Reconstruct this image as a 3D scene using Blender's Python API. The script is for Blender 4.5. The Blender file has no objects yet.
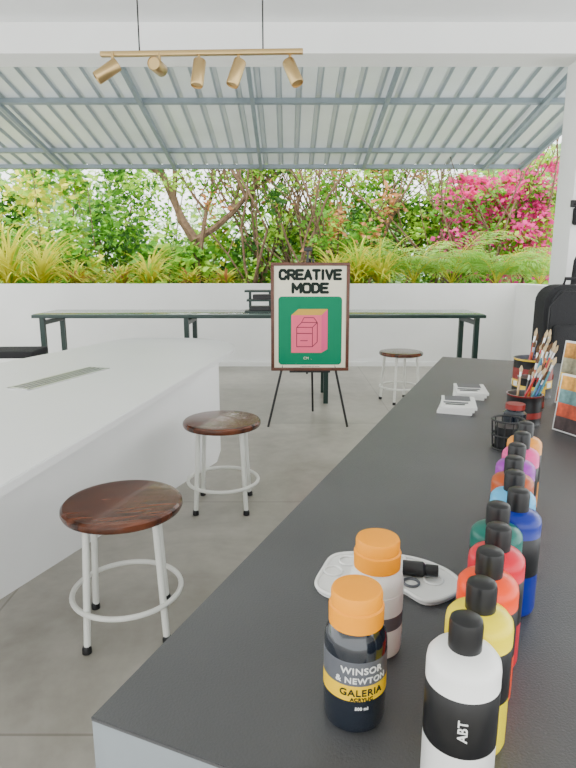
import bpy, bmesh, math, random
from mathutils import Vector, Matrix
import mathutils
random.seed(7)
R=random.uniform
SC=bpy.context.scene
COL=SC.collection

# ---------------------------------------------------------------- materials
def mat(name,col,rough=.5,metal=0.,var=0.,vscale=4.,bump=0.,bscale=60.,trans=0.,coat=0.,spec=.5):
    m=bpy.data.materials.new(name);m.use_nodes=True
    nt=m.node_tree;N=nt.nodes;L=nt.links
    b=N["Principled BSDF"];out=N["Material Output"]
    b.inputs["Base Color"].default_value=(*col,1);b.inputs["Roughness"].default_value=rough
    b.inputs["Metallic"].default_value=metal;b.inputs["Coat Weight"].default_value=coat
    b.inputs["Specular IOR Level"].default_value=spec
    tc=N.new("ShaderNodeTexCoord")
    src=None
    if var>0:
        n=N.new("ShaderNodeTexNoise");n.inputs["Scale"].default_value=vscale;n.inputs["Detail"].default_value=6
        L.new(tc.outputs["Object"],n.inputs["Vector"])
        r=N.new("ShaderNodeValToRGB")
        r.color_ramp.elements[0].position=.3;r.color_ramp.elements[1].position=.7
        r.color_ramp.elements[0].color=(*[max(0,c*(1-var)) for c in col],1)
        r.color_ramp.elements[1].color=(*[min(1,c*(1+var)) for c in col],1)
        L.new(n.outputs["Fac"],r.inputs["Fac"]);src=r.outputs["Color"]
        L.new(src,b.inputs["Base Color"])
    if bump>0:
        n2=N.new("ShaderNodeTexNoise");n2.inputs["Scale"].default_value=bscale;n2.inputs["Detail"].default_value=4
        L.new(tc.outputs["Object"],n2.inputs["Vector"])
        bp=N.new("ShaderNodeBump");bp.inputs["Strength"].default_value=bump;bp.inputs["Distance"].default_value=.01
        L.new(n2.outputs["Fac"],bp.inputs["Height"]);L.new(bp.outputs["Normal"],b.inputs["Normal"])
    if trans>0:
        t=N.new("ShaderNodeBsdfTranslucent");t.inputs["Color"].default_value=(*col,1)
        if src:L.new(src,t.inputs["Color"])
        mx=N.new("ShaderNodeMixShader");mx.inputs[0].default_value=trans
        L.new(b.outputs[0],mx.inputs[1]);L.new(t.outputs[0],mx.inputs[2]);L.new(mx.outputs[0],out.inputs["Surface"])
    return m

M={}
M['wall']=mat("white_plaster",(.87,.87,.85),.8,var=.04,vscale=1.5,bump=.1,bscale=30)
M['ceil']=mat("ceiling_paint",(.84,.85,.85),.85,var=.02)
M['whitetop']=mat("white_laminate",(.80,.80,.80),.38,var=.015,vscale=2,bump=.04,bscale=200)
M['whitebase']=mat("white_panel",(.88,.88,.88),.6,var=.02)
M['counter']=mat("charcoal_laminate",(.070,.071,.075),.40,var=.10,vscale=5,bump=.15,bscale=300)
M['counterside']=mat("grey_panel",(.24,.27,.29),.55,var=.10,vscale=6)
M['black']=mat("black_metal",(.012,.012,.013),.4)
M['blackp']=mat("black_plastic",(.010,.010,.011),.35,spec=.4)
M['fabric']=mat("black_fabric",(.014,.014,.016),.85,bump=.5,bscale=150)
M['green_metal']=mat("dark_green_metal",(.007,.028,.021),.4)
M['stoolw']=mat("white_powdercoat",(.82,.82,.77),.4)
M['brass']=mat("brushed_brass",(.50,.35,.16),.34,metal=.9)
M['cable']=mat("black_cable",(.01,.01,.01),.6)
M['frame']=mat("brown_wood_frame",(.10,.030,.014),.4,var=.3,vscale=12)
M['paper']=mat("cream_paper",(.80,.76,.60),.7,spec=.2)
M['ink']=mat("dark_green_ink",(.012,.020,.016),.7,spec=.2)
M['pgreen']=mat("poster_green",(.003,.21,.10),.7,spec=.2)
M['pink']=mat("poster_pink",(.85,.13,.22),.7,spec=.2)
M['pink2']=mat("poster_hotpink",(.75,.09,.22),.7,spec=.2)
M['gold']=mat("poster_gold",(.60,.36,.05),.7)
M['orange_cap']=mat("orange_cap",(.95,.34,.0),.42,spec=.25)
M['lab_grey']=mat("label_grey",(.10,.105,.12),.45)
M['lab_yel']=mat("label_yellow",(.85,.53,.0),.45,spec=.3)
M['lab_white']=mat("label_white",(.78,.78,.76),.5)
M['navy']=mat("payne_grey_paint",(.010,.014,.022),.12,coat=.6)
M['wht']=mat("white_paint_plastic",(.85,.85,.83),.25)
M['silver']=mat("aluminium",(.6,.6,.6),.3,metal=1)
M['tin']=mat("tin",(.5,.5,.5),.35,metal=1,var=.2,vscale=20)
M['steel']=mat("roof_steel_paint",(.24,.29,.32),.5,var=.08,vscale=8)
M['soil']=mat("soil",(.05,.035,.02),.95,var=.3,bump=.6)
M['bark']=mat("bark",(.16,.10,.06),.9,var=.4,vscale=15,bump=.6)
M['grnd']=mat("garden_ground",(.10,.18,.05),.95,var=.5,vscale=.6)

def wood():
    m=mat("dark_wood",(.085,.022,.012),.25,coat=.3);nt=m.node_tree;N=nt.nodes;L=nt.links
    tc=N.new("ShaderNodeTexCoord");mp=N.new("ShaderNodeMapping");mp.inputs["Scale"].default_value=(3,22,3)
    n=N.new("ShaderNodeTexNoise");n.inputs["Scale"].default_value=2.2;n.inputs["Detail"].default_value=8
    r=N.new("ShaderNodeValToRGB");r.color_ramp.elements[0].color=(.028,.008,.004,1);r.color_ramp.elements[1].color=(.17,.048,.020,1)
    r.color_ramp.elements[0].position=.3;r.color_ramp.elements[1].position=.72
    L.new(tc.outputs["Object"],mp.inputs[0]);L.new(mp.outputs[0],n.inputs["Vector"]);L.new(n.outputs["Fac"],r.inputs["Fac"])
    L.new(r.outputs[0],N["Principled BSDF"].inputs["Base Color"]);return m
M['wood']=wood()
def concrete():
    m=mat("polished_concrete",(.3,.3,.3),.45);nt=m.node_tree;N=nt.nodes;L=nt.links
    tc=N.new("ShaderNodeTexCoord")
    n=N.new("ShaderNodeTexNoise");n.inputs["Scale"].default_value=.9;n.inputs["Detail"].default_value=9;n.inputs["Roughness"].default_value=.6
    n.inputs["Distortion"].default_value=.8
    n2=N.new("ShaderNodeTexNoise");n2.inputs["Scale"].default_value=11;n2.inputs["Detail"].default_value=8
    mx=N.new("ShaderNodeMath");mx.operation='MULTIPLY_ADD';mx.inputs[1].default_value=.28
    r=N.new("ShaderNodeValToRGB");e=r.color_ramp.elements
    e[0].position=.46;e[0].color=(.275,.255,.215,1);e[1].position=.84;e[1].color=(.50,.475,.42,1)
    L.new(tc.outputs["Object"],n.inputs["Vector"]);L.new(tc.outputs["Object"],n2.inputs["Vector"])
    L.new(n2.outputs["Fac"],mx.inputs[0]);L.new(n.outputs["Fac"],mx.inputs[2]);L.new(mx.outputs[0],r.inputs["Fac"])
    br=N.new("ShaderNodeTexBrick");br.offset=0;br.inputs["Scale"].default_value=1
    br.inputs["Brick Width"].default_value=2.1;br.inputs["Row Height"].default_value=1.7;br.inputs["Mortar Size"].default_value=.005
    br.inputs["Color1"].default_value=(1,1,1,1);br.inputs["Color2"].default_value=(.86,.86,.86,1);br.inputs["Mortar"].default_value=(.65,.64,.62,1)
    mp=N.new("ShaderNodeMapping");mp.inputs["Location"].default_value=(.35,.3,0);L.new(tc.outputs["Object"],mp.inputs[0]);L.new(mp.outputs[0],br.inputs["Vector"])
    mm=N.new("ShaderNodeMixRGB");mm.blend_type='MULTIPLY';mm.inputs[0].default_value=1
    L.new(r.outputs[0],mm.inputs[1]);L.new(br.outputs["Color"],mm.inputs[2]);L.new(mm.outputs[0],N["Principled BSDF"].inputs["Base Color"])
    r2=N.new("ShaderNodeMapRange");r2.inputs[3].default_value=.2;r2.inputs[4].default_value=.5;L.new(n.outputs["Fac"],r2.inputs[0]);L.new(r2.outputs[0],N["Principled BSDF"].inputs["Roughness"])
    return m
M['floor']=concrete()
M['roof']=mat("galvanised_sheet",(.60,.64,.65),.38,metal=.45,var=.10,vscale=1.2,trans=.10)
M['roof_side_shade']=mat("galvanised_sheet_rib_side_shade",(.40,.45,.47),.40,metal=.55,var=.12,vscale=1.2,trans=.05)  # same sheet, darker: shade on the rib slopes painted into the colour
M['roof_crest_shade']=mat("galvanised_sheet_rib_crest_shade",(.50,.55,.57),.40,metal=.5,var=.12,vscale=1.2,trans=.08)  # same sheet, mid tone: lighter painted shade for the rib crests

# ---------------------------------------------------------------- mesh helpers
def finish(me,name,mats,parent=None,angle=35):
    for mm in (mats if isinstance(mats,(list,tuple)) else [mats]): me.materials.append(mm)
    me.polygons.foreach_set("use_smooth",[True]*len(me.polygons))
    me.set_sharp_from_angle(angle=math.radians(angle))
    o=bpy.data.objects.new(name,me);COL.objects.link(o)
    if parent:o.parent=parent
    return o
def empty(name,loc=(0,0,0),rz=0,rx=0):
    e=bpy.data.objects.new(name,None);e.empty_display_size=.1;COL.objects.link(e)
    e.location=loc;e.rotation_euler=(rx,0,rz);return e
def box(name,size,cen,m,parent=None,bevel=0,rot=(0,0,0)):
    bm=bmesh.new();bmesh.ops.create_cube(bm,size=1)
    bmesh.ops.scale(bm,vec=size,verts=bm.verts)
    if bevel:bmesh.ops.bevel(bm,geom=bm.edges[:],offset=bevel,segments=3,affect='EDGES',profile=.5)
    me=bpy.data.meshes.new(name);bm.to_mesh(me);bm.free()
    o=finish(me,name,m,parent);o.location=cen;o.rotation_euler=rot;return o
def prism(name,pts,z0,z1,m,parent=None,bevel=0):
    bm=bmesh.new();vs=[bm.verts.new((x,y,z0)) for x,y in pts];f=bm.faces.new(vs)
    r=bmesh.ops.extrude_face_region(bm,geom=[f]);tv=[v for v in r['geom'] if isinstance(v,bmesh.types.BMVert)]
    bmesh.ops.translate(bm,vec=(0,0,z1-z0),verts=tv);bmesh.ops.recalc_face_normals(bm,faces=bm.faces)
    if bevel:bmesh.ops.bevel(bm,geom=[e for e in bm.edges if len(e.link_faces)==2 and e.calc_face_angle(0)>.9],offset=bevel,segments=2,affect='EDGES')
    me=bpy.data.meshes.new(name);bm.to_mesh(me);bm.free();return finish(me,name,m,parent)
def lathe(name,prof,mats,parent=None,seg=48,loc=(0,0,0),mi=None,angle=35,flute=None):
    V=[];F=[];I=[]
    n=len(prof)
    for (r,z) in prof:
        for k in range(seg):
            a=2*math.pi*k/seg
            rr=r
            if flute and flute[0]<z<flute[1] : rr=r*(1+flute[2]*(1 if k%2 else -1))
            V.append((rr*math.cos(a),rr*math.sin(a),z))
    for i in range(n-1):
        for k in range(seg):
            a=i*seg+k;b=i*seg+(k+1)%seg;F.append((a,b,b+seg,a+seg));I.append(mi[i] if mi else 0)
    F.append(tuple(range(seg-1,-1,-1)));I.append(mi[0] if mi else 0)
    F.append(tuple(range((n-1)*seg,n*seg)));I.append(mi[-1] if mi else 0)
    me=bpy.data.meshes.new(name);me.from_pydata(V,[],F)
    o=finish(me,name,mats,parent,angle);me.polygons.foreach_set("material_index",I);o.location=loc;return o
def tubegeo(V,F,pts,rad,seg=8,closed=False):
    pts=[Vector(p) for p in pts];n=len(pts)
    if not isinstance(rad,(list,tuple)):rad=[rad]*n
    base=len(V)
    for i,p in enumerate(pts):
        if closed:t=pts[(i+1)%n]-pts[i-1]
        else:t=pts[min(i+1,n-1)]-pts[max(i-1,0)]
        t.normalize()
        up=Vector((0,0,1)) if abs(t.z)<.9 else Vector((0,1,0))
        a=t.cross(up).normalized();b=t.cross(a)
        for k in range(seg):
            an=2*math.pi*k/seg;V.append(tuple(p+(a*math.cos(an)+b*math.sin(an))*rad[i]))
    for i in range(n if closed else n-1):
        for k in range(seg):
            j=(i+1)%n
            F.append((base+i*seg+k,base+i*seg+(k+1)%seg,base+j*seg+(k+1)%seg,base+j*seg+k))
    if not closed:
        F.append(tuple(base+k for k in range(seg-1,-1,-1)));F.append(tuple(base+(n-1)*seg+k for k in range(seg)))
def tube(name,pts,rad,m,parent=None,seg=12,closed=False):
    V=[];F=[];tubegeo(V,F,pts,rad,seg,closed)
    me=bpy.data.meshes.new(name);me.from_pydata(V,[],F);bm=bmesh.new();bm.from_mesh(me);bmesh.ops.recalc_face_normals(bm,faces=bm.faces);bm.to_mesh(me);bm.free()
    return finish(me,name,m,parent,50)
def circ(r,z,n=40,c=(0,0)):return [(c[0]+r*math.cos(2*math.pi*i/n),c[1]+r*math.sin(2*math.pi*i/n),z) for i in range(n)]
def text(name,s,size,m,parent,bold=.0,align='CENTER',sx=1,space=1):
    cu=bpy.data.curves.new(name,'FONT');cu.body=s;cu.size=size;cu.align_x=align;cu.align_y='BOTTOM_BASELINE';cu.offset=bold;cu.extrude=.0003;cu.space_character=space
    o=bpy.data.objects.new(name+"_c",cu);COL.objects.link(o)
    bpy.context.view_layer.update()
    dg=bpy.context.evaluated_depsgraph_get();me=bpy.data.meshes.new_from_object(o.evaluated_get(dg))
    bpy.data.objects.remove(o)
    me.transform(Matrix.Diagonal((sx,1,1,1)))
    me.materials.clear();me.materials.append(m)
    r=bpy.data.objects.new(name,me);COL.objects.link(r);r.parent=parent;return r
def bend(o,rad,z,ang=-math.pi/2,vertical=False):
    for v in o.data.vertices:
        x,y,d=v.co
        if vertical:x,y=-y,x
        a=ang+x/rad;rr=rad+.0004+d
        v.co=(rr*math.cos(a),rr*math.sin(a),z+y)

# ---------------------------------------------------------------- camera
cam=bpy.data.cameras.new("camera");co=bpy.data.objects.new("camera",cam);COL.objects.link(co)
cam.sensor_fit='VERTICAL';cam.sensor_height=24;cam.lens=577/768*24
co.location=(0,0,1.35);co.rotation_euler=(math.pi/2-math.atan(119/577),0,0);cam.clip_start=.02;cam.clip_end=300
SC.camera=co

# ---------------------------------------------------------------- room shell
box("floor",(10,12.5,.1),(-.8,1.75,-.05),M['floor'])
box("ceiling",(10,7.6,.15),(-.8,.62,3.072),M['ceil'])
box("trim_beam",(10,.28,.65),(-.8,4.56,3.125),M['wall'])
prism("wall_back",[(-6,7.77),(3.03,7.77),(3.16,6.95),(3.34,6.98),(3.2,7.95),(-6,7.95)],0,1.105,M['wall'],bevel=.008)
prism("wall_right",[(2.09,4.42),(3.2,4.42),(3.34,6.98),(3.16,6.95),(3.0,4.75),(2.09,4.70)],0,1.105,M['wall'])
box("trim_pillar",(.62,.28,1.75),(2.40,4.56,1.105+.85),M['wall'],bevel=.006)
box("trim_planter_kerb",(9,.05,.06),(-1.5,7.76,.03),M['wall'])
rf=empty("roof_canopy")
def rz(y):return 2.617+.2*(8.12-y)
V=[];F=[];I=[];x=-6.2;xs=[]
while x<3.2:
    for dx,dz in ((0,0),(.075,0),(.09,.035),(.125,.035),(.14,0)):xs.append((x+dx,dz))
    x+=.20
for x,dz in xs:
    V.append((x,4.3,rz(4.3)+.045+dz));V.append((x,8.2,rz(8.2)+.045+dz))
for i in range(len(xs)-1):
    F.append((2*i,2*i+1,2*i+3,2*i+2));I.append((0,1,2,1,0)[i%5])  # rib shading set per face by material colour
me=bpy.data.meshes.new("corrugated_sheet");me.from_pydata(V,[],F);finish(me,"corrugated_sheet",[M['roof'],M['roof_side_shade'],M['roof_crest_shade']],rf,10);me.polygons.foreach_set("material_index",I)
sl=math.atan(.2)
for i,y in enumerate((5.2,6.35,7.59,8.12)):
    box("purlin_%d"%i,(9.3,.05,.05),(-1.5,y,rz(y)+.015),M['steel'],rf,rot=(-sl,0,0))
for i,x in enumerate((-5.8,-4.4,-2.95,-1.5,-.36,1.0,2.6,3.1)):
    box("rafter_%d"%i,(.04,3.7,.05),(x,6.3,rz(6.3)+.03-.045),M['steel'],rf,rot=(-sl,0,0))

# ---------------------------------------------------------------- white island
ic=empty("white_island_counter")
top=[(-1.02,.5),(-.848,1.605),(-.437,4.306),(-.425,4.5),(-.44,4.68),(-.50,4.86),(-.60,5.0),(-.73,5.10),(-.88,5.15),(-1.30,5.17),(-1.42,5.12),(-1.50,5.0),(-1.922,3.8),(-2.95,.5)]
prism("top",top,.675,.71,M['whitetop'],ic,bevel=.004)
prism("base",[(-1.86,.5),(-1.186,2.149),(-.497,3.845),(-.50,4.1),(-1.5,4.1),(-2.7,.9),(-2.75,.5)],0,.675,M['whitebase'],ic)
va=math.radians(71)
vc=Vector((-1.305,3.28,.711))
vx=Vector((math.cos(va),math.sin(va),0));vy=Vector((-vx.y,vx.x,0))
box("vent_slot",(.66,.145,.003),vc,M['lab_grey'],ic,rot=(0,0,va))
for k in (-1,1):
    box("vent_rim_a%d"%k,(.68,.018,.006),vc+vy*.068*k+Vector((0,0,.002)),M['silver'],ic,rot=(0,0,va))
    box("vent_rim_b%d"%k,(.018,.145,.006),vc+vx*.331*k+Vector((0,0,.002)),M['silver'],ic,rot=(0,0,va))
for k in range(3):
    box("vent_slat_%d"%k,(.64,.010,.004),vc+vy*(-.034+.034*k)+Vector((0,0,.003)),M['silver'],ic,rot=(0,0,va))

# ---------------------------------------------------------------- grey counter
A=math.radians(22.5)
def W(s,r):return (s*math.sin(A)+r*math.cos(A), s*math.cos(A)-r*math.sin(A))
gc=empty("grey_counter")
prism("top",[W(.469,-.455),W(3.53,-.455),W(3.53,.45),W(.469,.45)],.804,.81,M['counter'],gc,bevel=.001)
prism("body",[W(.470,-.454),W(3.52,-.454),W(3.52,.445),W(.470,.445)],0,.804,M['counterside'],gc)
C=.81

# ---------------------------------------------------------------- stools
def stool(loc,rot):
    e=empty("stool",(loc[0],loc[1],0),math.radians(rot))
    lathe("seat",[(.0,.472),(.20,.472),(.212,.477),(.217,.488),(.215,.500),(.207,.508),(.19,.510),(.0001,.507)],[M['wood']],e,64)
    lathe("seat_plate",[(.0,.462),(.165,.462),(.165,.472),(.0,.472)],[M['stoolw']],e,40)
    for i in range(4):
        a=math.radians(45+90*i);c,s=math.cos(a),math.sin(a)
        tube("leg_%d"%(i+1),[(.165*c,.165*s,.468),(.195*c,.195*s,.02)],.0125,M['stoolw'],e)
        lathe("foot_%d"%(i+1),[(.012,0),(.017,.003),(.017,.02),(.013,.03)],[M['blackp']],e,16,loc=(.197*c,.197*s,0))
    tube("foot_ring",circ(.198,.156,48),.010,M['stoolw'],e,10,True)
    return e
stool((-.605,1.978),12)
stool((-.368,3.107),0)
stool((1.125,5.69),20)

# ---------------------------------------------------------------- long bar table
bt=empty("long_bar_table")
box("top",(4.36,.62,.03),(-.28,5.85,.865),M['green_metal'],bt,bevel=.003)
M['glass']=mat("table_glass_top",(.15,.21,.18),.12)
box("glass",(4.34,.60,.006),(-.28,5.85,.883),M['glass'],bt,bevel=.001)
for i,x in enumerate((-2.38,-.985,.375,1.83)):
    for j,y in enumerate((5.60,6.10)):
        box("leg_%d_%d"%(i,j),(.045,.045,.85),(x,y,.425),M['green_metal'],bt)
    box("foot_bar_%d"%i,(.04,.46,.04),(x,5.85,.80),M['green_metal'],bt)
box("rail",(4.2,.03,.05),(-.28,6.10,.825),M['green_metal'],bt)

tr=empty("tabletop_rack",(-.28,5.85,.886))
for i,(z,w) in enumerate(((.0,.3),(.11,.26),(.2,.3))):
    box("shelf_%d"%i,(w,.2,.018),(0,0,z+.009),M['green_metal'],tr)
for i,x in enumerate((-.1,.1)):
    box("post_%d"%i,(.025,.025,.21),(x,0,.105),M['green_metal'],tr)
box("tray",(.18,.14,.05),(.02,0,.15),M['blackp'],tr)
box("tray_low",(.20,.14,.04),(.0,0,.04),M['blackp'],tr)

# ---------------------------------------------------------------- easel with framed poster
ez=empty("easel",(.182,4.77,0))
tube("leg_1",[(-.02,.06,1.40),(-.35,-.06,0.008)],.010,M['black'],ez)
tube("leg_2",[(.02,.06,1.40),(.32,-.06,0.008)],.010,M['black'],ez)
tube("leg_3",[(0,.08,1.40),(.05,.48,0.008)],.010,M['black'],ez)
tube("mast",[(-.02,.07,.44),(-.02,.07,1.49)],.009,M['black'],ez)
box("head",(.07,.05,.03),(-.02,.06,1.475),M['black'],ez,bevel=.005)
box("ledge",(.34,.05,.015),(0,-.005,.477),M['black'],ez)
fp=empty("framed_poster",(.182,4.745,.486),0,math.radians(-3.0))
fw,fh=.645,.885
b=.026
box("frame_bottom",(fw,.025,b),(0,0,b/2),M['frame'],fp,bevel=.003)
box("frame_top",(fw,.025,b),(0,0,fh-b/2),M['frame'],fp,bevel=.003)
box("frame_left",(b,.025,fh-2*b),(-fw/2+b/2,0,fh/2),M['frame'],fp,bevel=.003)
box("frame_right",(b,.025,fh-2*b),(fw/2-b/2,0,fh/2),M['frame'],fp,bevel=.003)
box("paper",(fw-2*b+.004,.008,fh-2*b+.004),(0,.002,fh/2),M['paper'],fp)
def flat(name,pts,y,m):
    me=bpy.data.meshes.new(name);me.from_pydata([(x,y,z) for x,z in pts],[],[tuple(range(len(pts)))])
    o=finish(me,name,m,fp);return o
def rrect(x0,z0,x1,z1,r):
    P=[]
    for cx,cz,a0 in ((x1-r,z1-r,0),(x0+r,z1-r,90),(x0+r,z0+r,180),(x1-r,z0+r,270)):
        for k in range(7):
            a=math.radians(a0+15*k);P.append((cx+r*math.cos(a),cz+r*math.sin(a)))
    return P
Y0=-.003
flat("green_panel",rrect(-.262,.05,.262,.612,.03),Y0,M['pgreen'])
flat("box_front",[(-.155,.15),(.095,.15),(.095,.46),(-.155,.46)],Y0-.001,M['pink'])
flat("box_side",[(.095,.15),(.145,.18),(.145,.51),(.095,.46)],Y0-.001,M['pink2'])
flat("box_top",[(-.155,.46),(.095,.46),(.145,.51),(-.095,.51)],Y0-.001,M['gold'])
def line(name,pts,w=.0024,m=M['ink']):
    V=[];F=[]
    for (a,b2),(c,d) in zip(pts[:-1],pts[1:]):
        t=Vector((c-a,d-b2)).normalized();n=Vector((-t.y,t.x))*w;k=len(V)
        V+= [(a+n.x,Y0-.0016,b2+n.y),(a-n.x,Y0-.0016,b2-n.y),(c-n.x,Y0-.0016,d-n.y),(c+n.x,Y0-.0016,d+n.y)];F.append((k,k+1,k+2,k+3))
    me=bpy.data.meshes.new(name);me.from_pydata(V,[],F);finish(me,name,m,fp)
for i,L_ in enumerate([[(-.11,.36),(.02,.36),(.06,.40),(-.07,.40),(-.11,.36),(-.11,.20),(.02,.20),(.02,.36)],[(.02,.20),(.06,.24),(.06,.40)],[(-.11,.31),(.02,.31)],[(-.07,.40),(-.05,.44),(.03,.44),(.06,.40)],[(-.08,.25),(-.02,.25)]]):
    line("drawing_%d"%i,L_)
# heavy block lettering: stroke-built glyphs (unit cell 1 x 1.3)
GL={'C':[[(1,.95),(.8,1.3),(.2,1.3),(0,1.0),(0,.3),(.2,0),(.8,0),(1,.35)]],
'R':[[(0,0),(0,1.3),(.75,1.3),(1,1.1),(1,.8),(.75,.62),(0,.62)],[(.5,.62),(1,0)]],
'E':[[(1,1.3),(0,1.3),(0,0),(1,0)],[(0,.66),(.85,.66)]],
'A':[[(0,0),(.5,1.3),(1,0)],[(.2,.42),(.8,.42)]],
'T':[[(0,1.3),(1,1.3)],[(.5,1.3),(.5,0)]],
'I':[[(.5,0),(.5,1.3)]],
'V':[[(0,1.3),(.5,0),(1,1.3)]],
'M':[[(0,0),(0,1.3),(.5,.45),(1,1.3),(1,0)]],
'O':[[(.2,0),(.8,0),(1,.3),(1,1.0),(.8,1.3),(.2,1.3),(0,1.0),(0,.3),(.2,0)]],
'D':[[(0,0),(0,1.3),(.65,1.3),(1,1.0),(1,.3),(.65,0),(0,0)]]}
def block_title(name,s,zbase,h,width):
    sk=h*.13
    wid={'I':.35,'M':1.2,'O':1.1}
    tot=sum(wid.get(c,.95) for c in s)+.36*(len(s)-1)
    u=(width)/tot;x=-width/2
    V=[];F=[];q=0
    for c in s:
        cw=wid.get(c,.95)*u
        for st in GL[c]:
            P=[]
            for gx,gz in st:
                xx=(cw/2 if c=='I' else gx*cw)
                P.append((x+xx,zbase+sk+gz/1.3*(h-2*sk)))
            for (a,b2),(c2,d) in zip(P[:-1],P[1:]):
                t=Vector((c2-a,d-b2)).normalized();n=Vector((-t.y,t.x))*sk;k=len(V);q+=1
                yy=Y0-.0012-.00002*q
                V+=[(a+n.x,yy,b2+n.y),(a-n.x,yy,b2-n.y),(c2-n.x,yy,d-n.y),(c2+n.x,yy,d+n.y)];F.append((k,k+1,k+2,k+3))
            for (a,d) in P:
                q+=1;yy=Y0-.0012-.00002*q;k=len(V)
                V+=[(a+sk*math.cos(m*math.pi/4),yy,d+sk*math.sin(m*math.pi/4)) for m in range(8)];F.append(tuple(range(k,k+8)))
        x+=cw+.36*u
    me=bpy.data.meshes.new(name);me.from_pydata(V,[],F);finish(me,name,M['ink'],fp)
block_title("title_1","CREATIVE",.742,.092,.495)
block_title("title_2","MODE",.634,.092,.285)
t=text("small_text","CM  .",.03,M['paper'],fp);t.rotation_euler=(math.pi/2,0,0);t.location=(-.02,Y0-.002,.095)
t=text("footer","creative mode art studio",.016,M['ink'],fp);t.rotation_euler=(math.pi/2,0,0);t.location=(0,Y0-.001,.031)

# ---------------------------------------------------------------- track light
tl=empty("track_light",(0,0,0))
zb=2.165
box("bar",(.80,.022,.018),(-.341,2.48,zb),M['brass'],tl,rot=(0,0,-.04),bevel=.002)
tube("cord_1",[(-.585,2.49,zb),(-.585,2.49,2.995)],.003,M['cable'],tl,6)
tube("cord_2",[(-.098,2.475,zb),(-.098,2.475,2.995)],.003,M['cable'],tl,6)
M['bulb']=mat("lamp_lens",(.8,.8,.75),.3)
for i,(x,dx,dy,dz) in enumerate(((-.69,-.75,-.2,-.55),(-.505,-.1,-.95,-.05),(-.35,-.12,-.25,-1),(-.195,-.35,-.2,-1),(.008,.42,-.35,-1))):
    d=Vector((dx,dy,dz)).normalized()
    e=empty("spot_%d"%(i+1),(x,2.48,zb-.045));e.parent=tl
    tube("stem",[(0,0,.045),(0,0,0)],.006,M['brass'],e,8)
    h=lathe("head",[(.012,-.035),(.024,-.032),(.0255,-.028),(.0255,.066),(.023,.070),(.022,.064)],[M['brass']],e,32)
    l=lathe("lens",[(.0,.055),(.0225,.055),(.0225,.06),(.0,.062)],[M['bulb']],e,24)
    q=d.to_track_quat('Z','Y')
    for o in (h,l):
        o.rotation_mode='QUATERNION';o.rotation_quaternion=q
        o.location=(dx*.01,dy*.01,-.012)

# ---------------------------------------------------------------- paint bottles
def paint_bottle(loc,col,name="paint_bottle",txt="",rot=0):
    e=empty(name,(loc[0],loc[1],C),rot)
    pm=mat("paint_%s"%name+str(random.random())[2:5],col,.28,spec=.35)
    r=.0365
    prof=[(.0,.0),(.030,.0),(.0345,.004),(r,.010),(r,.070),(r+.0003,.0705),(r+.0003,.132),(r,.1325),(r,.150),(.0355,.157),(.031,.163),(.022,.167),(.015,.169),(.014,.172)]
    mi=[0,0,0,0,1,1,1,0,0,0,0,0,0]
    lathe("body",prof,[pm,M['blackp']],e,48,mi=mi)
    lathe("cap",[(.0165,.168),(.0165,.194),(.0155,.199),(.012,.2015),(.0,.2018)],[M['blackp']],e,40,flute=(.169,.195,.02))
    if txt:
        t=text("label_text",txt,.013,M['lab_white'],e,bold=.0002);bend(t,r+.0008,.102,math.radians(-97),vertical=True)
    return e
B=[((.176,.510),(.86,.86,.84),"ABT"),((.213,.576),(.93,.76,.0),"ABT"),((.2465,.647),(.95,.06,.0),""),((.281,.714),(.68,.005,.03),""),
((.306,.785),(.003,.13,.10),""),((.357,.840),(.005,.02,.26),""),((.381,.918),(.08,.42,.72),""),((.409,.993),(.42,.07,.01),""),
((.444,1.070),(.30,.03,.38),""),((.485,1.148),(.78,.06,.28),""),((.525,1.228),(.80,.30,.03),"")]
for p,c,t in B:paint_bottle(p,c,txt=t)

# ---------------------------------------------------------------- big-cap jars
def acrylic_bottle(loc,body,lab,rot=0,texts=True):
    e=empty("acrylic_paint_jar",(loc[0],loc[1],C),rot)
    r=.0375
    lathe("body",[(.0,.0),(.031,.0),(.036,.004),(r,.012),(r,.030),(r+.0004,.0305),(r+.0004,.046),(r+.0004,.0465),(r+.0004,.066),(r+.0004,.0665),(r+.0004,.096),(r,.0965),(r,.108),(.0355,.118),(.030,.126),(.027,.130)],
        [body]+lab,e,56,mi=[0,0,0,0,0,1,1,2,2,3,3,0,0,0,0])
    lathe("cap",[(.029,.126),(.0325,.128),(.0325,.150),(.0305,.152),(.0305,.166),(.029,.1695),(.026,.1705),(.0,.1700)],[M['orange_cap']],e,72,flute=(.129,.151,.012))
    if texts:
        a=math.radians(-84)
        for s,z,sz,m in (("WINSOR",.0825,.0115,M['lab_white']),("& NEWTON",.0705,.0105,M['lab_white']),("GALERIA",.0540,.0120,M['ink']),("ACRYLIC",.0475,.006,M['ink']),("500 ml",.036,.005,M['lab_white'])):
            t=text("label_"+s.lower()[:3].strip(),s,sz,m,e,bold=.0002,sx=1.05,space=1.1);bend(t,r+.0006,z,a)
    return e
acrylic_bottle((.081,.615),M['navy'],[M['navy'],M['lab_yel'],M['lab_grey']])
acrylic_bottle((.125,.742),M['lab_white'],[M['lab_white'],M['lab_grey'],M['lab_white']],texts=False)

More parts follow.
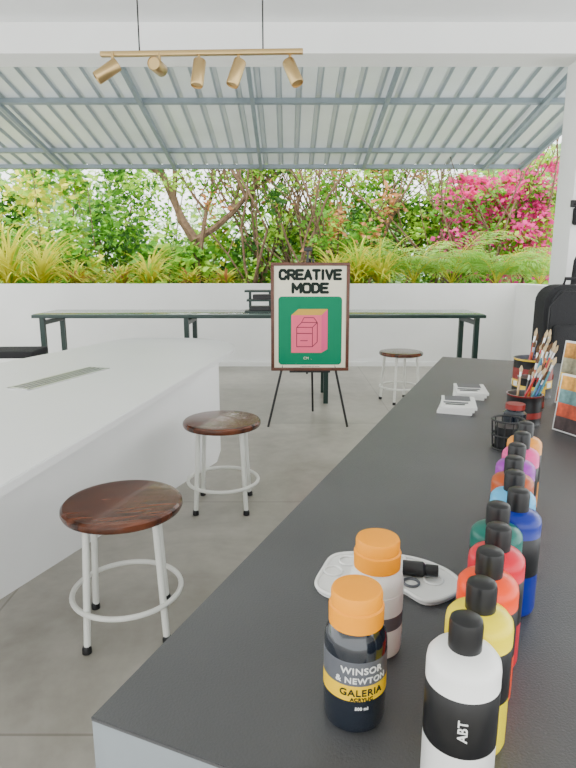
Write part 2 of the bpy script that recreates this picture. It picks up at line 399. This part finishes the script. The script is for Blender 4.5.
# ---------------------------------------------------------------- palette
pl=empty("paint_palette",(.165,.915,C))
P=[]
for k in range(72):
    a=2*math.pi*k/72
    rx=.118+.012*math.cos(3*a+.5)+.010*math.sin(2*a);ry=.092+.010*math.cos(2*a)-.05*math.exp(-((a-4.9)/.3)**2)
    P.append((rx*math.cos(a),ry*math.sin(a)-.12*rx*math.cos(a)))
prism("tray",P,.0,.008,M['wht'],pl,bevel=.002)
tube("rim",[(x,y,.009) for x,y in P],.0035,M['wht'],pl,8,True)
for i,(x,y) in enumerate(((-.085,.02),(-.055,.055),(-.01,.068),(.035,.060),(.07,.03),(.085,-.01))):
    tube("well_%d"%i,circ(.016,.010,24,(x,y)),.0022,M['wht'],pl,6,True)
tube("thumb_hole",circ(.013,.010,24,(.045,-.02)),.0025,M['lab_grey'],pl,6,True)
pt=empty("paint_tube",(.195,.925,C+.022),math.radians(-12))
lathe("barrel",[(.0,-.055),(.010,-.055),(.013,-.05),(.013,-.015),(.0132,-.0145),(.0132,.005),(.013,.0055),(.013,.04),(.006,.048)],[M['black'],M['lab_white']],pt,24,mi=[0,0,0,0,1,1,0,0]).rotation_euler=(0,math.pi/2,0)
lathe("cap",[(.010,.045),(.010,.066),(.0,.067)],[M['blackp']],pt,20).rotation_euler=(0,math.pi/2,0)

# ---------------------------------------------------------------- cards
for (x,y),rot,n in (((.645,2.15),-.35,3),((.765,2.39),-.30,3)):
    e=empty("card_stack",(x,y,C),rot)
    for i in range(n):
        box("card_%d"%i,(.125,.19,.010),(.004*i,-.003*i,.005+.0105*i),M['lab_white'],e,bevel=.001,rot=(0,0,.05*i))
    z=.0105*n+.001
    box("print_1",(.095,.08,.0006),(0,.04,z),M['lab_grey'],e,rot=(0,0,.1));box("print_2",(.09,.02,.0006),(0,-.035,z),M['lab_grey'],e,rot=(0,0,.1));box("print_3",(.07,.012,.0006),(0,-.065,z),M['ink'],e,rot=(0,0,.1))

# ---------------------------------------------------------------- brush cans
bcols=[(.02,.10,.30),(.45,.02,.02),(.02,.02,.02),(.55,.33,.12),(.5,.1,.02),(.03,.2,.25)]
hm=[mat("brush_handle_%d"%i,c,.3,coat=.3) for i,c in enumerate(bcols)]
bris=mat("bristle",(.10,.05,.02),.8);bris2=mat("bristle_light",(.5,.38,.22),.8)
def brushes(e,n,r,h,lean,ln=(.24,.32),fan=1.):
    for i in range(n):
        a=R(0,6.28);q=R(.1,.6)*r
        p0=Vector((q*math.cos(a),q*math.sin(a),.012))
        a2=R(-.9,.9)+lean;tilt=R(.1,.55)*fan
        d=Vector((math.cos(a2)*tilt,math.sin(a2)*tilt,1)).normalized()
        pr=p0+d*(h/d.z)
        hr=math.hypot(pr.x,pr.y)
        if hr>r*.85:
            pr=Vector((pr.x*r*.85/hr,pr.y*r*.85/hr,h));d=(pr-p0).normalized()
        L_=R(*ln)
        tube("brush_handle_%d"%i,[p0,p0+d*L_*.6,p0+d*L_*.8],[.0022,.0045,.0035],hm[i%6],e,8)
        tube("ferrule_%d"%i,[p0+d*L_*.8,p0+d*L_*.9],[.0038,.005],M['silver'],e,8)
        tube("bristles_%d"%i,[p0+d*L_*.9,p0+d*L_*.96,p0+d*L_*1.03],[.005,.007,.0015],(bris,bris2)[i%2],e,8)
yl=mat("can_yellow",(.75,.50,.04),.4);rd=mat("can_dark_red",(.22,.015,.01),.4)
def can(name,loc,r,h,mats,mi):
    e=empty(name,(loc[0],loc[1],C))
    pr=[(.0,.0),(r,.0),(r+.002,.004),(r,.008),(r,h*.25),(r,h*.45),(r,h*.75),(r,h*.95),(r+.003,h),(r-.002,h),(r-.003,.01),(.0,.01)]
    lathe("can",pr,mats,e,40,mi=mi);return e
e=can("brush_can",(1.03,2.39),.078,.16,[M['blackp'],yl,M['tin'],rd],[2,2,0,0,1,3,0,1,2,2,2]);brushes(e,14,.078,.16,.1,(.20,.27))
for i in range(10):
    a=i*.63-2.9
    box("label_patch_%d"%i,(.022,.003,.02),(.0792*math.cos(a),.0792*math.sin(a),.055+.03*(i%3)),(M['lab_white'],rd,yl)[i%3],e,rot=(0,0,a+math.pi/2))
e=can("brush_can",(.82,1.95),.058,.105,[rd,M['blackp'],M['tin']],[2,2,1,1,0,1,1,0,2,2,2]);brushes(e,12,.058,.105,.1,(.17,.23),1.3)
e=can("brush_can",(.935,2.17),.05,.12,[M['blackp'],rd,M['tin'],yl],[2,2,0,1,0,3,0,0,2,2,2]);brushes(e,10,.05,.12,.1,(.19,.25),1.3)
e=empty("wire_cup",(.655,1.66,C))
for k,z in enumerate((.004,.045,.09)):tube("ring_%d"%k,circ(.040+.003*k,z,28),.003,M['black'],e,8,True)
for k in range(12):
    a=k*math.pi/6;tube("wire_%d"%k,[(.040*math.cos(a),.040*math.sin(a),.004),(.046*math.cos(a),.046*math.sin(a),.09)],.002,M['black'],e,6)
lathe("inner",[(.0,.002),(.034,.002),(.036,.07),(.0,.07)],[M['blackp']],e,24)
e=empty("ink_jar",(.73,1.80,C))
lathe("jar",[(.0,.0),(.034,.0),(.036,.006),(.036,.075),(.028,.083),(.028,.09)],[M['navy']],e,32);lathe("lid",[(.030,.088),(.030,.105),(.0,.106)],[rd],e,32)

# ---------------------------------------------------------------- small canvases
def canvas(loc,w,h,rz_,cols,lean=.12):
    e=empty("painted_canvas",(loc[0],loc[1],C+.002),rz_,-lean)
    box("panel",(w,.02,h),(0,0,h/2),M['lab_white'],e,bevel=.002)
    k=len(cols)
    for i,c in enumerate(cols):
        box("paint_%d"%i,(w*.94,.002,h*.94/k),(0,-.0105,h*.03+h*.94*(i+.5)/k),mat("canvas_col_%d"%i,c,.6,var=.7,vscale=25),e)
    return e
canvas((.935,1.75),.24,.19,math.radians(-67.5),[(.05,.03,.03),(.45,.06,.02),(.1,.2,.2),(.6,.28,.04)])
canvas((1.115,2.13),.24,.25,math.radians(-67.5),[(.5,.12,.03),(.65,.42,.08),(.3,.28,.18),(.55,.25,.04)])

# ---------------------------------------------------------------- black bags at the pillar
bg=empty("black_backpack",(1.93,3.95,0))
pts=rrect(-.22,.0,.22,1.22,.12)
bm=bmesh.new();f=bm.faces.new([bm.verts.new((x,-.11,z)) for x,z in pts]);r=bmesh.ops.extrude_face_region(bm,geom=[f])
bmesh.ops.translate(bm,vec=(0,.22,0),verts=[v for v in r['geom'] if isinstance(v,bmesh.types.BMVert)]);bmesh.ops.recalc_face_normals(bm,faces=bm.faces)
bmesh.ops.bevel(bm,geom=[e_ for e_ in bm.edges if abs(e_.verts[0].co.y-e_.verts[1].co.y)<1e-5],offset=.03,segments=3,affect='EDGES')
me=bpy.data.meshes.new("bag");bm.to_mesh(me);bm.free();finish(me,"bag",M['fabric'],bg)
box("pocket",(.34,.06,.42),(0,-.13,.75),M['fabric'],bg,bevel=.025)
tube("handle",[(-.07,0,1.21),(-.06,0,1.26),(.06,0,1.26),(.07,0,1.21)],.012,M['fabric'],bg,8)
tube("zip",[(-.2,-.112,.6),(-.2,-.112,1.08),(-.12,-.112,1.18),(.12,-.112,1.18),(.2,-.112,1.08),(.2,-.112,.6)],.004,M['black'],bg,6)
g2=empty("black_guitar_case",(2.10,4.22,0))
lathe("body",[(.0,.0),(.16,.0),(.19,.05),(.19,.45),(.15,.65),(.17,.85),(.14,1.0),(.07,1.1),(.055,1.38),(.04,1.42),(.0,1.425)],[M['fabric']],g2,28,angle=60).scale=(1,.55,1)
tube("strap",[(0,-.1,.4),(0,-.13,.7),(0,-.05,1.15)],.015,M['fabric'],g2,8)
wl=empty("wall_hook_rack",(2.16,4.405,1.79))
box("plate",(.18,.02,.05),(0,0,.0),M['blackp'],wl,bevel=.004)
for i,x in enumerate((-.06,0,.06)):
    tube("hook_%d"%i,[(x,0,0),(x,-.05,-.01),(x,-.06,.03)],.006,M['black'],wl,8)
box("hanging_pouch",(.10,.05,.13),(-.03,-.035,-.09),M['fabric'],wl,bevel=.02)

bb=empty("black_bench",(-2.62,5.0,0),.05)
box("seat",(.9,.35,.06),(0,0,.60),M['fabric'],bb,bevel=.015)
for i,(x,y) in enumerate(((-.4,-.13),(.4,-.13),(-.4,.13),(.4,.13))):box("leg_%d"%i,(.03,.03,.57),(x,y,.285),M['black'],bb)

# ---------------------------------------------------------------- outdoors
def leafm(name,c,var=.35,tr=.45,vs=3):return mat(name,c,.5,var=var,vscale=vs,trans=tr,spec=.3)
G1=leafm("leaf_mid",(.14,.38,.03));G2=leafm("leaf_bright",(.38,.64,.06));G3=leafm("leaf_dark",(.04,.13,.02))
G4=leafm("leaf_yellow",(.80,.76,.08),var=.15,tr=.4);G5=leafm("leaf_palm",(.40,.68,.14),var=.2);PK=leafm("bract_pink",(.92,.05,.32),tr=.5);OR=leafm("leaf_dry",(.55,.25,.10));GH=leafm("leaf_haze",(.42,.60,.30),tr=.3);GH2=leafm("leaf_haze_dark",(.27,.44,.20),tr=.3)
def leaves(name,blobs,mats,wts,aspect=.5,extra=None):
    V=[];F=[];I=[];cum=list(range(len(mats)))
    for cx,cy,cz,rx,ry,rz_,n,sz in blobs:
        cl=[(R(-1,1),R(-1,1),R(-1,1)) for _ in range(max(4,n//70))]
        cm=[random.choices(cum,wts)[0] for _ in cl]
        for _ in range(n):
            while True:
                ci=random.randrange(len(cl));c=cl[ci]
                u=(c[0]+random.gauss(0,.17),c[1]+random.gauss(0,.2),c[2]+random.gauss(0,.14))
                if u[0]**2+u[1]**2+u[2]**2<1.4:break
            p=Vector((cx+rx*u[0],cy+ry*u[1],cz+rz_*u[2]))
            d=Vector((R(-1,1),R(-1,1),R(-.8,.5))).normalized();nn=Vector((R(-1,1),R(-1,.3),R(.1,1)))
            s=d.cross(nn)
            if s.length<.01:continue
            s.normalize();L_=sz*R(.6,1.3);w=L_*aspect*.5;k=len(V)
            V+=[tuple(p),tuple(p+d*L_*.45+s*w),tuple(p+d*L_),tuple(p+d*L_*.45-s*w)];F.append((k,k+1,k+2,k+3))
            I.append(cm[ci] if R(0,1)<.75 else random.choices(cum,wts)[0])
    if extra:
        for pts,rad in extra:
            k0=len(F);tubegeo(V,F,pts,rad,6);I+=[len(mats)]*(len(F)-k0)
        mats=mats+[M['bark']]
    me=bpy.data.meshes.new(name);me.from_pydata(V,[],F)
    for m in mats:me.materials.append(m)
    me.polygons.foreach_set("material_index",I)
    o=bpy.data.objects.new(name,me);COL.objects.link(o);return o
GZ=1.06
prism("planter_bed",[(-7,7.96),(5,7.96),(5,9.0),(-7,9.0)],-.5,GZ,M['soil'])
box("garden_ground",(80,70,.2),(0,44.2,-.6),M['grnd'])
def stems(x,y,z0,z1,n,sp,r=.02):
    out=[]
    for _ in range(n):
        a=R(0,6.28);p=[Vector((x+R(-.1,.1),y+R(-.1,.1),z0))]
        for k in range(5):
            q=p[-1]+Vector((math.cos(a)*sp*R(.5,1.2)/5+R(-.04,.04),math.sin(a)*sp*.6/5,(z1-z0)/5));p.append(q)
        out.append((p,[r*(1-.14*k) for k in range(6)]))
    return out
def shrub(x,y,h,w,n,sz,mats,wts,asp=.5):
    leaves("shrub",[(x,y,-.5+h*.62,w,w*.6,h*.40,n,sz)],mats,wts,asp,extra=stems(x,y,-.5,-.5+h*.9,5,w))
for x,y,h,w,sz,wt in ((-5.4,9.9,3.4,.9,.12,(4,4,2,1)),(-4.3,10.4,3.7,.9,.15,(2,5,1,1)),(-3.1,10.0,3.4,.8,.12,(5,2,2,0)),(-2.45,10.8,3.8,.8,.10,(3,5,1,1)),(-1.2,10.2,2.4,.7,.13,(2,5,1,2)),(-.2,10.0,2.4,.8,.12,(5,3,2,0)),(.7,10.1,2.5,.7,.11,(2,4,1,1)),(-6.6,11,4.2,1.2,.15,(4,3,2,0)),(1.8,10.6,3.4,.8,.11,(4,3,3,0)),(2.7,10.3,3.2,.7,.11,(4,4,1,0)),(-1.9,9.7,2.2,.6,.16,(4,3,2,0)),(-3.7,9.5,2.5,.7,.13,(3,4,1,1))):
    shrub(x,y,h,w,2700,sz,[G1,G2,G3,G4],wt,.58)
def branch(p,d,L_,r,depth,out):
    pts=[p];q=p.copy();dd=d.copy()
    for k in range(4):
        dd=(dd+Vector((R(-.25,.25),R(-.2,.2),R(-.12,.16)))).normalized();q=q+dd*L_/4;pts.append(q.copy())
    out.append((pts,[r*(1-.12*k) for k in range(5)]))
    if depth:
        for _ in range(3):
            i=random.choice((2,3,4));nd=(dd+Vector((R(-.9,.9),R(-.5,.5),R(-.2,.6)))).normalized();branch(pts[i],nd,L_*.72,r*.55,depth-1,out)
br=[];branch(Vector((-1.45,9.35,-.5)),Vector((-.05,0,1)),2.3,.10,0,br)
branch(br[0][0][-1],Vector((-.5,0,.9)),1.5,.085,3,br);branch(br[0][0][-1],Vector((.7,.1,.6)),1.5,.06,3,br);branch(br[0][0][-2],Vector((.1,.1,1)),1.4,.05,3,br)
leaves("tree",[(-1.6,9.6,3.0,1.5,.6,.5,2200,.10)],[G1,G2,G3],[3,4,1],extra=br)
for x,y in ((.1,9.6),(1.0,9.8),(.6,10.4),(2.0,10.2),(-.6,9.9)):
    br=[]
    for _ in range(4):branch(Vector((x+R(-.2,.2),y,-.5)),Vector((R(-.15,.15),0,1)),2.5,.035,2,br)
    leaves("tree",[(x,y,2.3,.75,.5,.9,1100,.11)],[G1,G2,OR,G3],[3,4,2,1],extra=br)
br=[]
for _ in range(4):branch(Vector((3.4+R(-.2,.2),9.5,-.5)),Vector((R(-.2,.1),0,1)),2.6,.03,2,br)
leaves("bougainvillea",[(3.9,9.5,2.2,.6,.5,.75,2500,.085),(3.0,9.5,2.35,.7,.3,.35,1500,.085),(4.2,9.6,2.6,.5,.4,.5,1000,.085),(3.4,9.5,1.9,1.1,.4,.9,2300,.085)],[PK,G1,G2],[6,2,2],aspect=.8,extra=br)
leaves("shrub",[(3.4,10.7,2.0,1.4,.5,1.2,5000,.12)],[G1,G2,G3],[3,4,1])

def tuft(name,x,y,z,n,L_,w,mats,up=1.1):
    V=[];F=[];I=[]
    for _ in range(n):
        a=R(0,6.28);l=L_*R(.6,1.15);el=R(.6,1.55)*up/1.1;p=Vector((x+R(-.05,.05),y+R(-.05,.05),z))
        h=Vector((math.cos(a),math.sin(a),0));s=Vector((-h.y,h.x,0));seg=7;k=len(V)
        for i in range(seg+1):
            t=i/seg;ww=w*(1-t)**.6*(.5+min(1,t*4)*.5)
            V+=[tuple(p+s*ww),tuple(p-s*ww)]
            e=el-t*1.7;p=p+(h*math.cos(e)+Vector((0,0,math.sin(e))))*l/seg
            if p.y<8.02:p.z=max(p.z,1.125);p.y=max(p.y,7.80)
        m=random.randrange(len(mats))
        for i in range(seg):F.append((k+2*i,k+2*i+1,k+2*i+3,k+2*i+2));I.append(m)
    me=bpy.data.meshes.new(name);me.from_pydata(V,[],F)
    for m in mats:me.materials.append(m)
    me.polygons.foreach_set("material_index",I);o=bpy.data.objects.new(name,me);COL.objects.link(o)
for x,y,l in ((-3.95,8.3,1.5),(-3.5,8.35,1.2),(-4.55,8.4,1.4),(-1.95,8.25,.85),(.66,8.25,.85),(.98,8.25,1.05),(1.32,8.3,1.05),(-3.0,8.3,.6),(-1.4,8.4,.4),(-.9,8.4,.4),(-2.4,8.4,.45)):
    tuft("spider_plant",x,y,GZ,100,l,.021,[G4,G4,G4,G2,OR if l<.8 else G4])
def palm(x,y,z,n,L_):
    V=[];F=[];I=[]
    for _ in range(n):
        a=R(0,6.28);el=R(.8,1.5);l=L_*R(.7,1.1);p=Vector((x,y,z));h=Vector((math.cos(a),math.sin(a)*.6,0)).normalized();s=Vector((-h.y,h.x,0));pts=[]
        for i in range(16):
            t=i/15;pts.append(p.copy());e=el-t*1.8;dv=(h*math.cos(e)+Vector((0,0,math.sin(e))));p=p+dv*l/15
            if p.y<8.25:p.y=8.25
            if i>2:
                for sg in (-1,1):
                    for q in (0,.5):
                        ll=.24*L_*math.sin(math.pi*min(.97,t*.85+.15))+.02;o_=pts[-1]+dv*l/15*q
                        d=(s*sg*.85+dv*.55+Vector((0,0,R(-.35,.0)))).normalized();k=len(V);wv=dv*.008
                        V+=[tuple(o_-wv),tuple(o_+d*ll*.5+wv*1.2),tuple(o_+d*ll+Vector((0,0,-.02))),tuple(o_+d*ll*.5-wv*1.2)];F.append((k,k+1,k+2,k+3));I.append(random.choice((0,1,1,1,1)))
        k0=len(F);tubegeo(V,F,pts,[.006*(1-.05*i) for i in range(16)],4);I+=[2]*(len(F)-k0)
    V=[(a,max(b_,7.98),c) for a,b_,c in V]
    me=bpy.data.meshes.new("areca_palm");me.from_pydata(V,[],F)
    for m in (G2,G5,G4):me.materials.append(m)
    me.polygons.foreach_set("material_index",I);o=bpy.data.objects.new("areca_palm",me);COL.objects.link(o)
for x,y,l in ((1.85,8.6,1.2),(2.4,8.6,1.35),(3.05,8.6,1.1),(3.7,8.6,1.0)):palm(x,y,GZ,17,l)
V=[];F=[];nx,ny=60,20
for j in range(ny):
    for i in range(nx):
        x=-60+120*i/(nx-1);y=22+50*j/(ny-1);t=j/(ny-1)
        z=-.6+t*9.5*(.6+.5*mathutils.noise.noise(Vector((x*.05,y*.03,1))))+mathutils.noise.noise(Vector((x*.3,y*.3,0)))*1.2*t
        V.append((x,y,z))
for j in range(ny-1):
    for i in range(nx-1):F.append((j*nx+i,j*nx+i+1,(j+1)*nx+i+1,(j+1)*nx+i))
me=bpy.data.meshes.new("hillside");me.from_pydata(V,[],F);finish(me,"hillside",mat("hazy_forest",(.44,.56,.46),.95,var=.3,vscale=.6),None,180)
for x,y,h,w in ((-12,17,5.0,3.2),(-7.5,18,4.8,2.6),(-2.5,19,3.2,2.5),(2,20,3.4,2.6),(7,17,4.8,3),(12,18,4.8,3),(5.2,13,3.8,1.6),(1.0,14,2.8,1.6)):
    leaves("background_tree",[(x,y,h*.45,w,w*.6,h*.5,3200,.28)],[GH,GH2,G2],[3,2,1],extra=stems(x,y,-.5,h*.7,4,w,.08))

# ---------------------------------------------------------------- light
w=bpy.data.worlds.new("world");SC.world=w;w.use_nodes=True;nt=w.node_tree
bgn=nt.nodes["Background"]
tc=nt.nodes.new("ShaderNodeTexCoord");sx=nt.nodes.new("ShaderNodeSeparateXYZ");rp=nt.nodes.new("ShaderNodeValToRGB")
rp.color_ramp.elements[0].position=.0;rp.color_ramp.elements[0].color=(.90,.93,.94,1);rp.color_ramp.elements[1].position=.6;rp.color_ramp.elements[1].color=(1,1,.98,1)
nt.links.new(tc.outputs["Generated"],sx.inputs[0]);nt.links.new(sx.outputs["Z"],rp.inputs[0]);nt.links.new(rp.outputs[0],bgn.inputs[0])
bgn.inputs[1].default_value=4.3
sd=bpy.data.lights.new("sun",'SUN');sd.energy=5.5;sd.angle=.4;sd.color=(1,.97,.88);so=bpy.data.objects.new("sun",sd);COL.objects.link(so);so.rotation_euler=(math.radians(25),math.radians(-20),0)
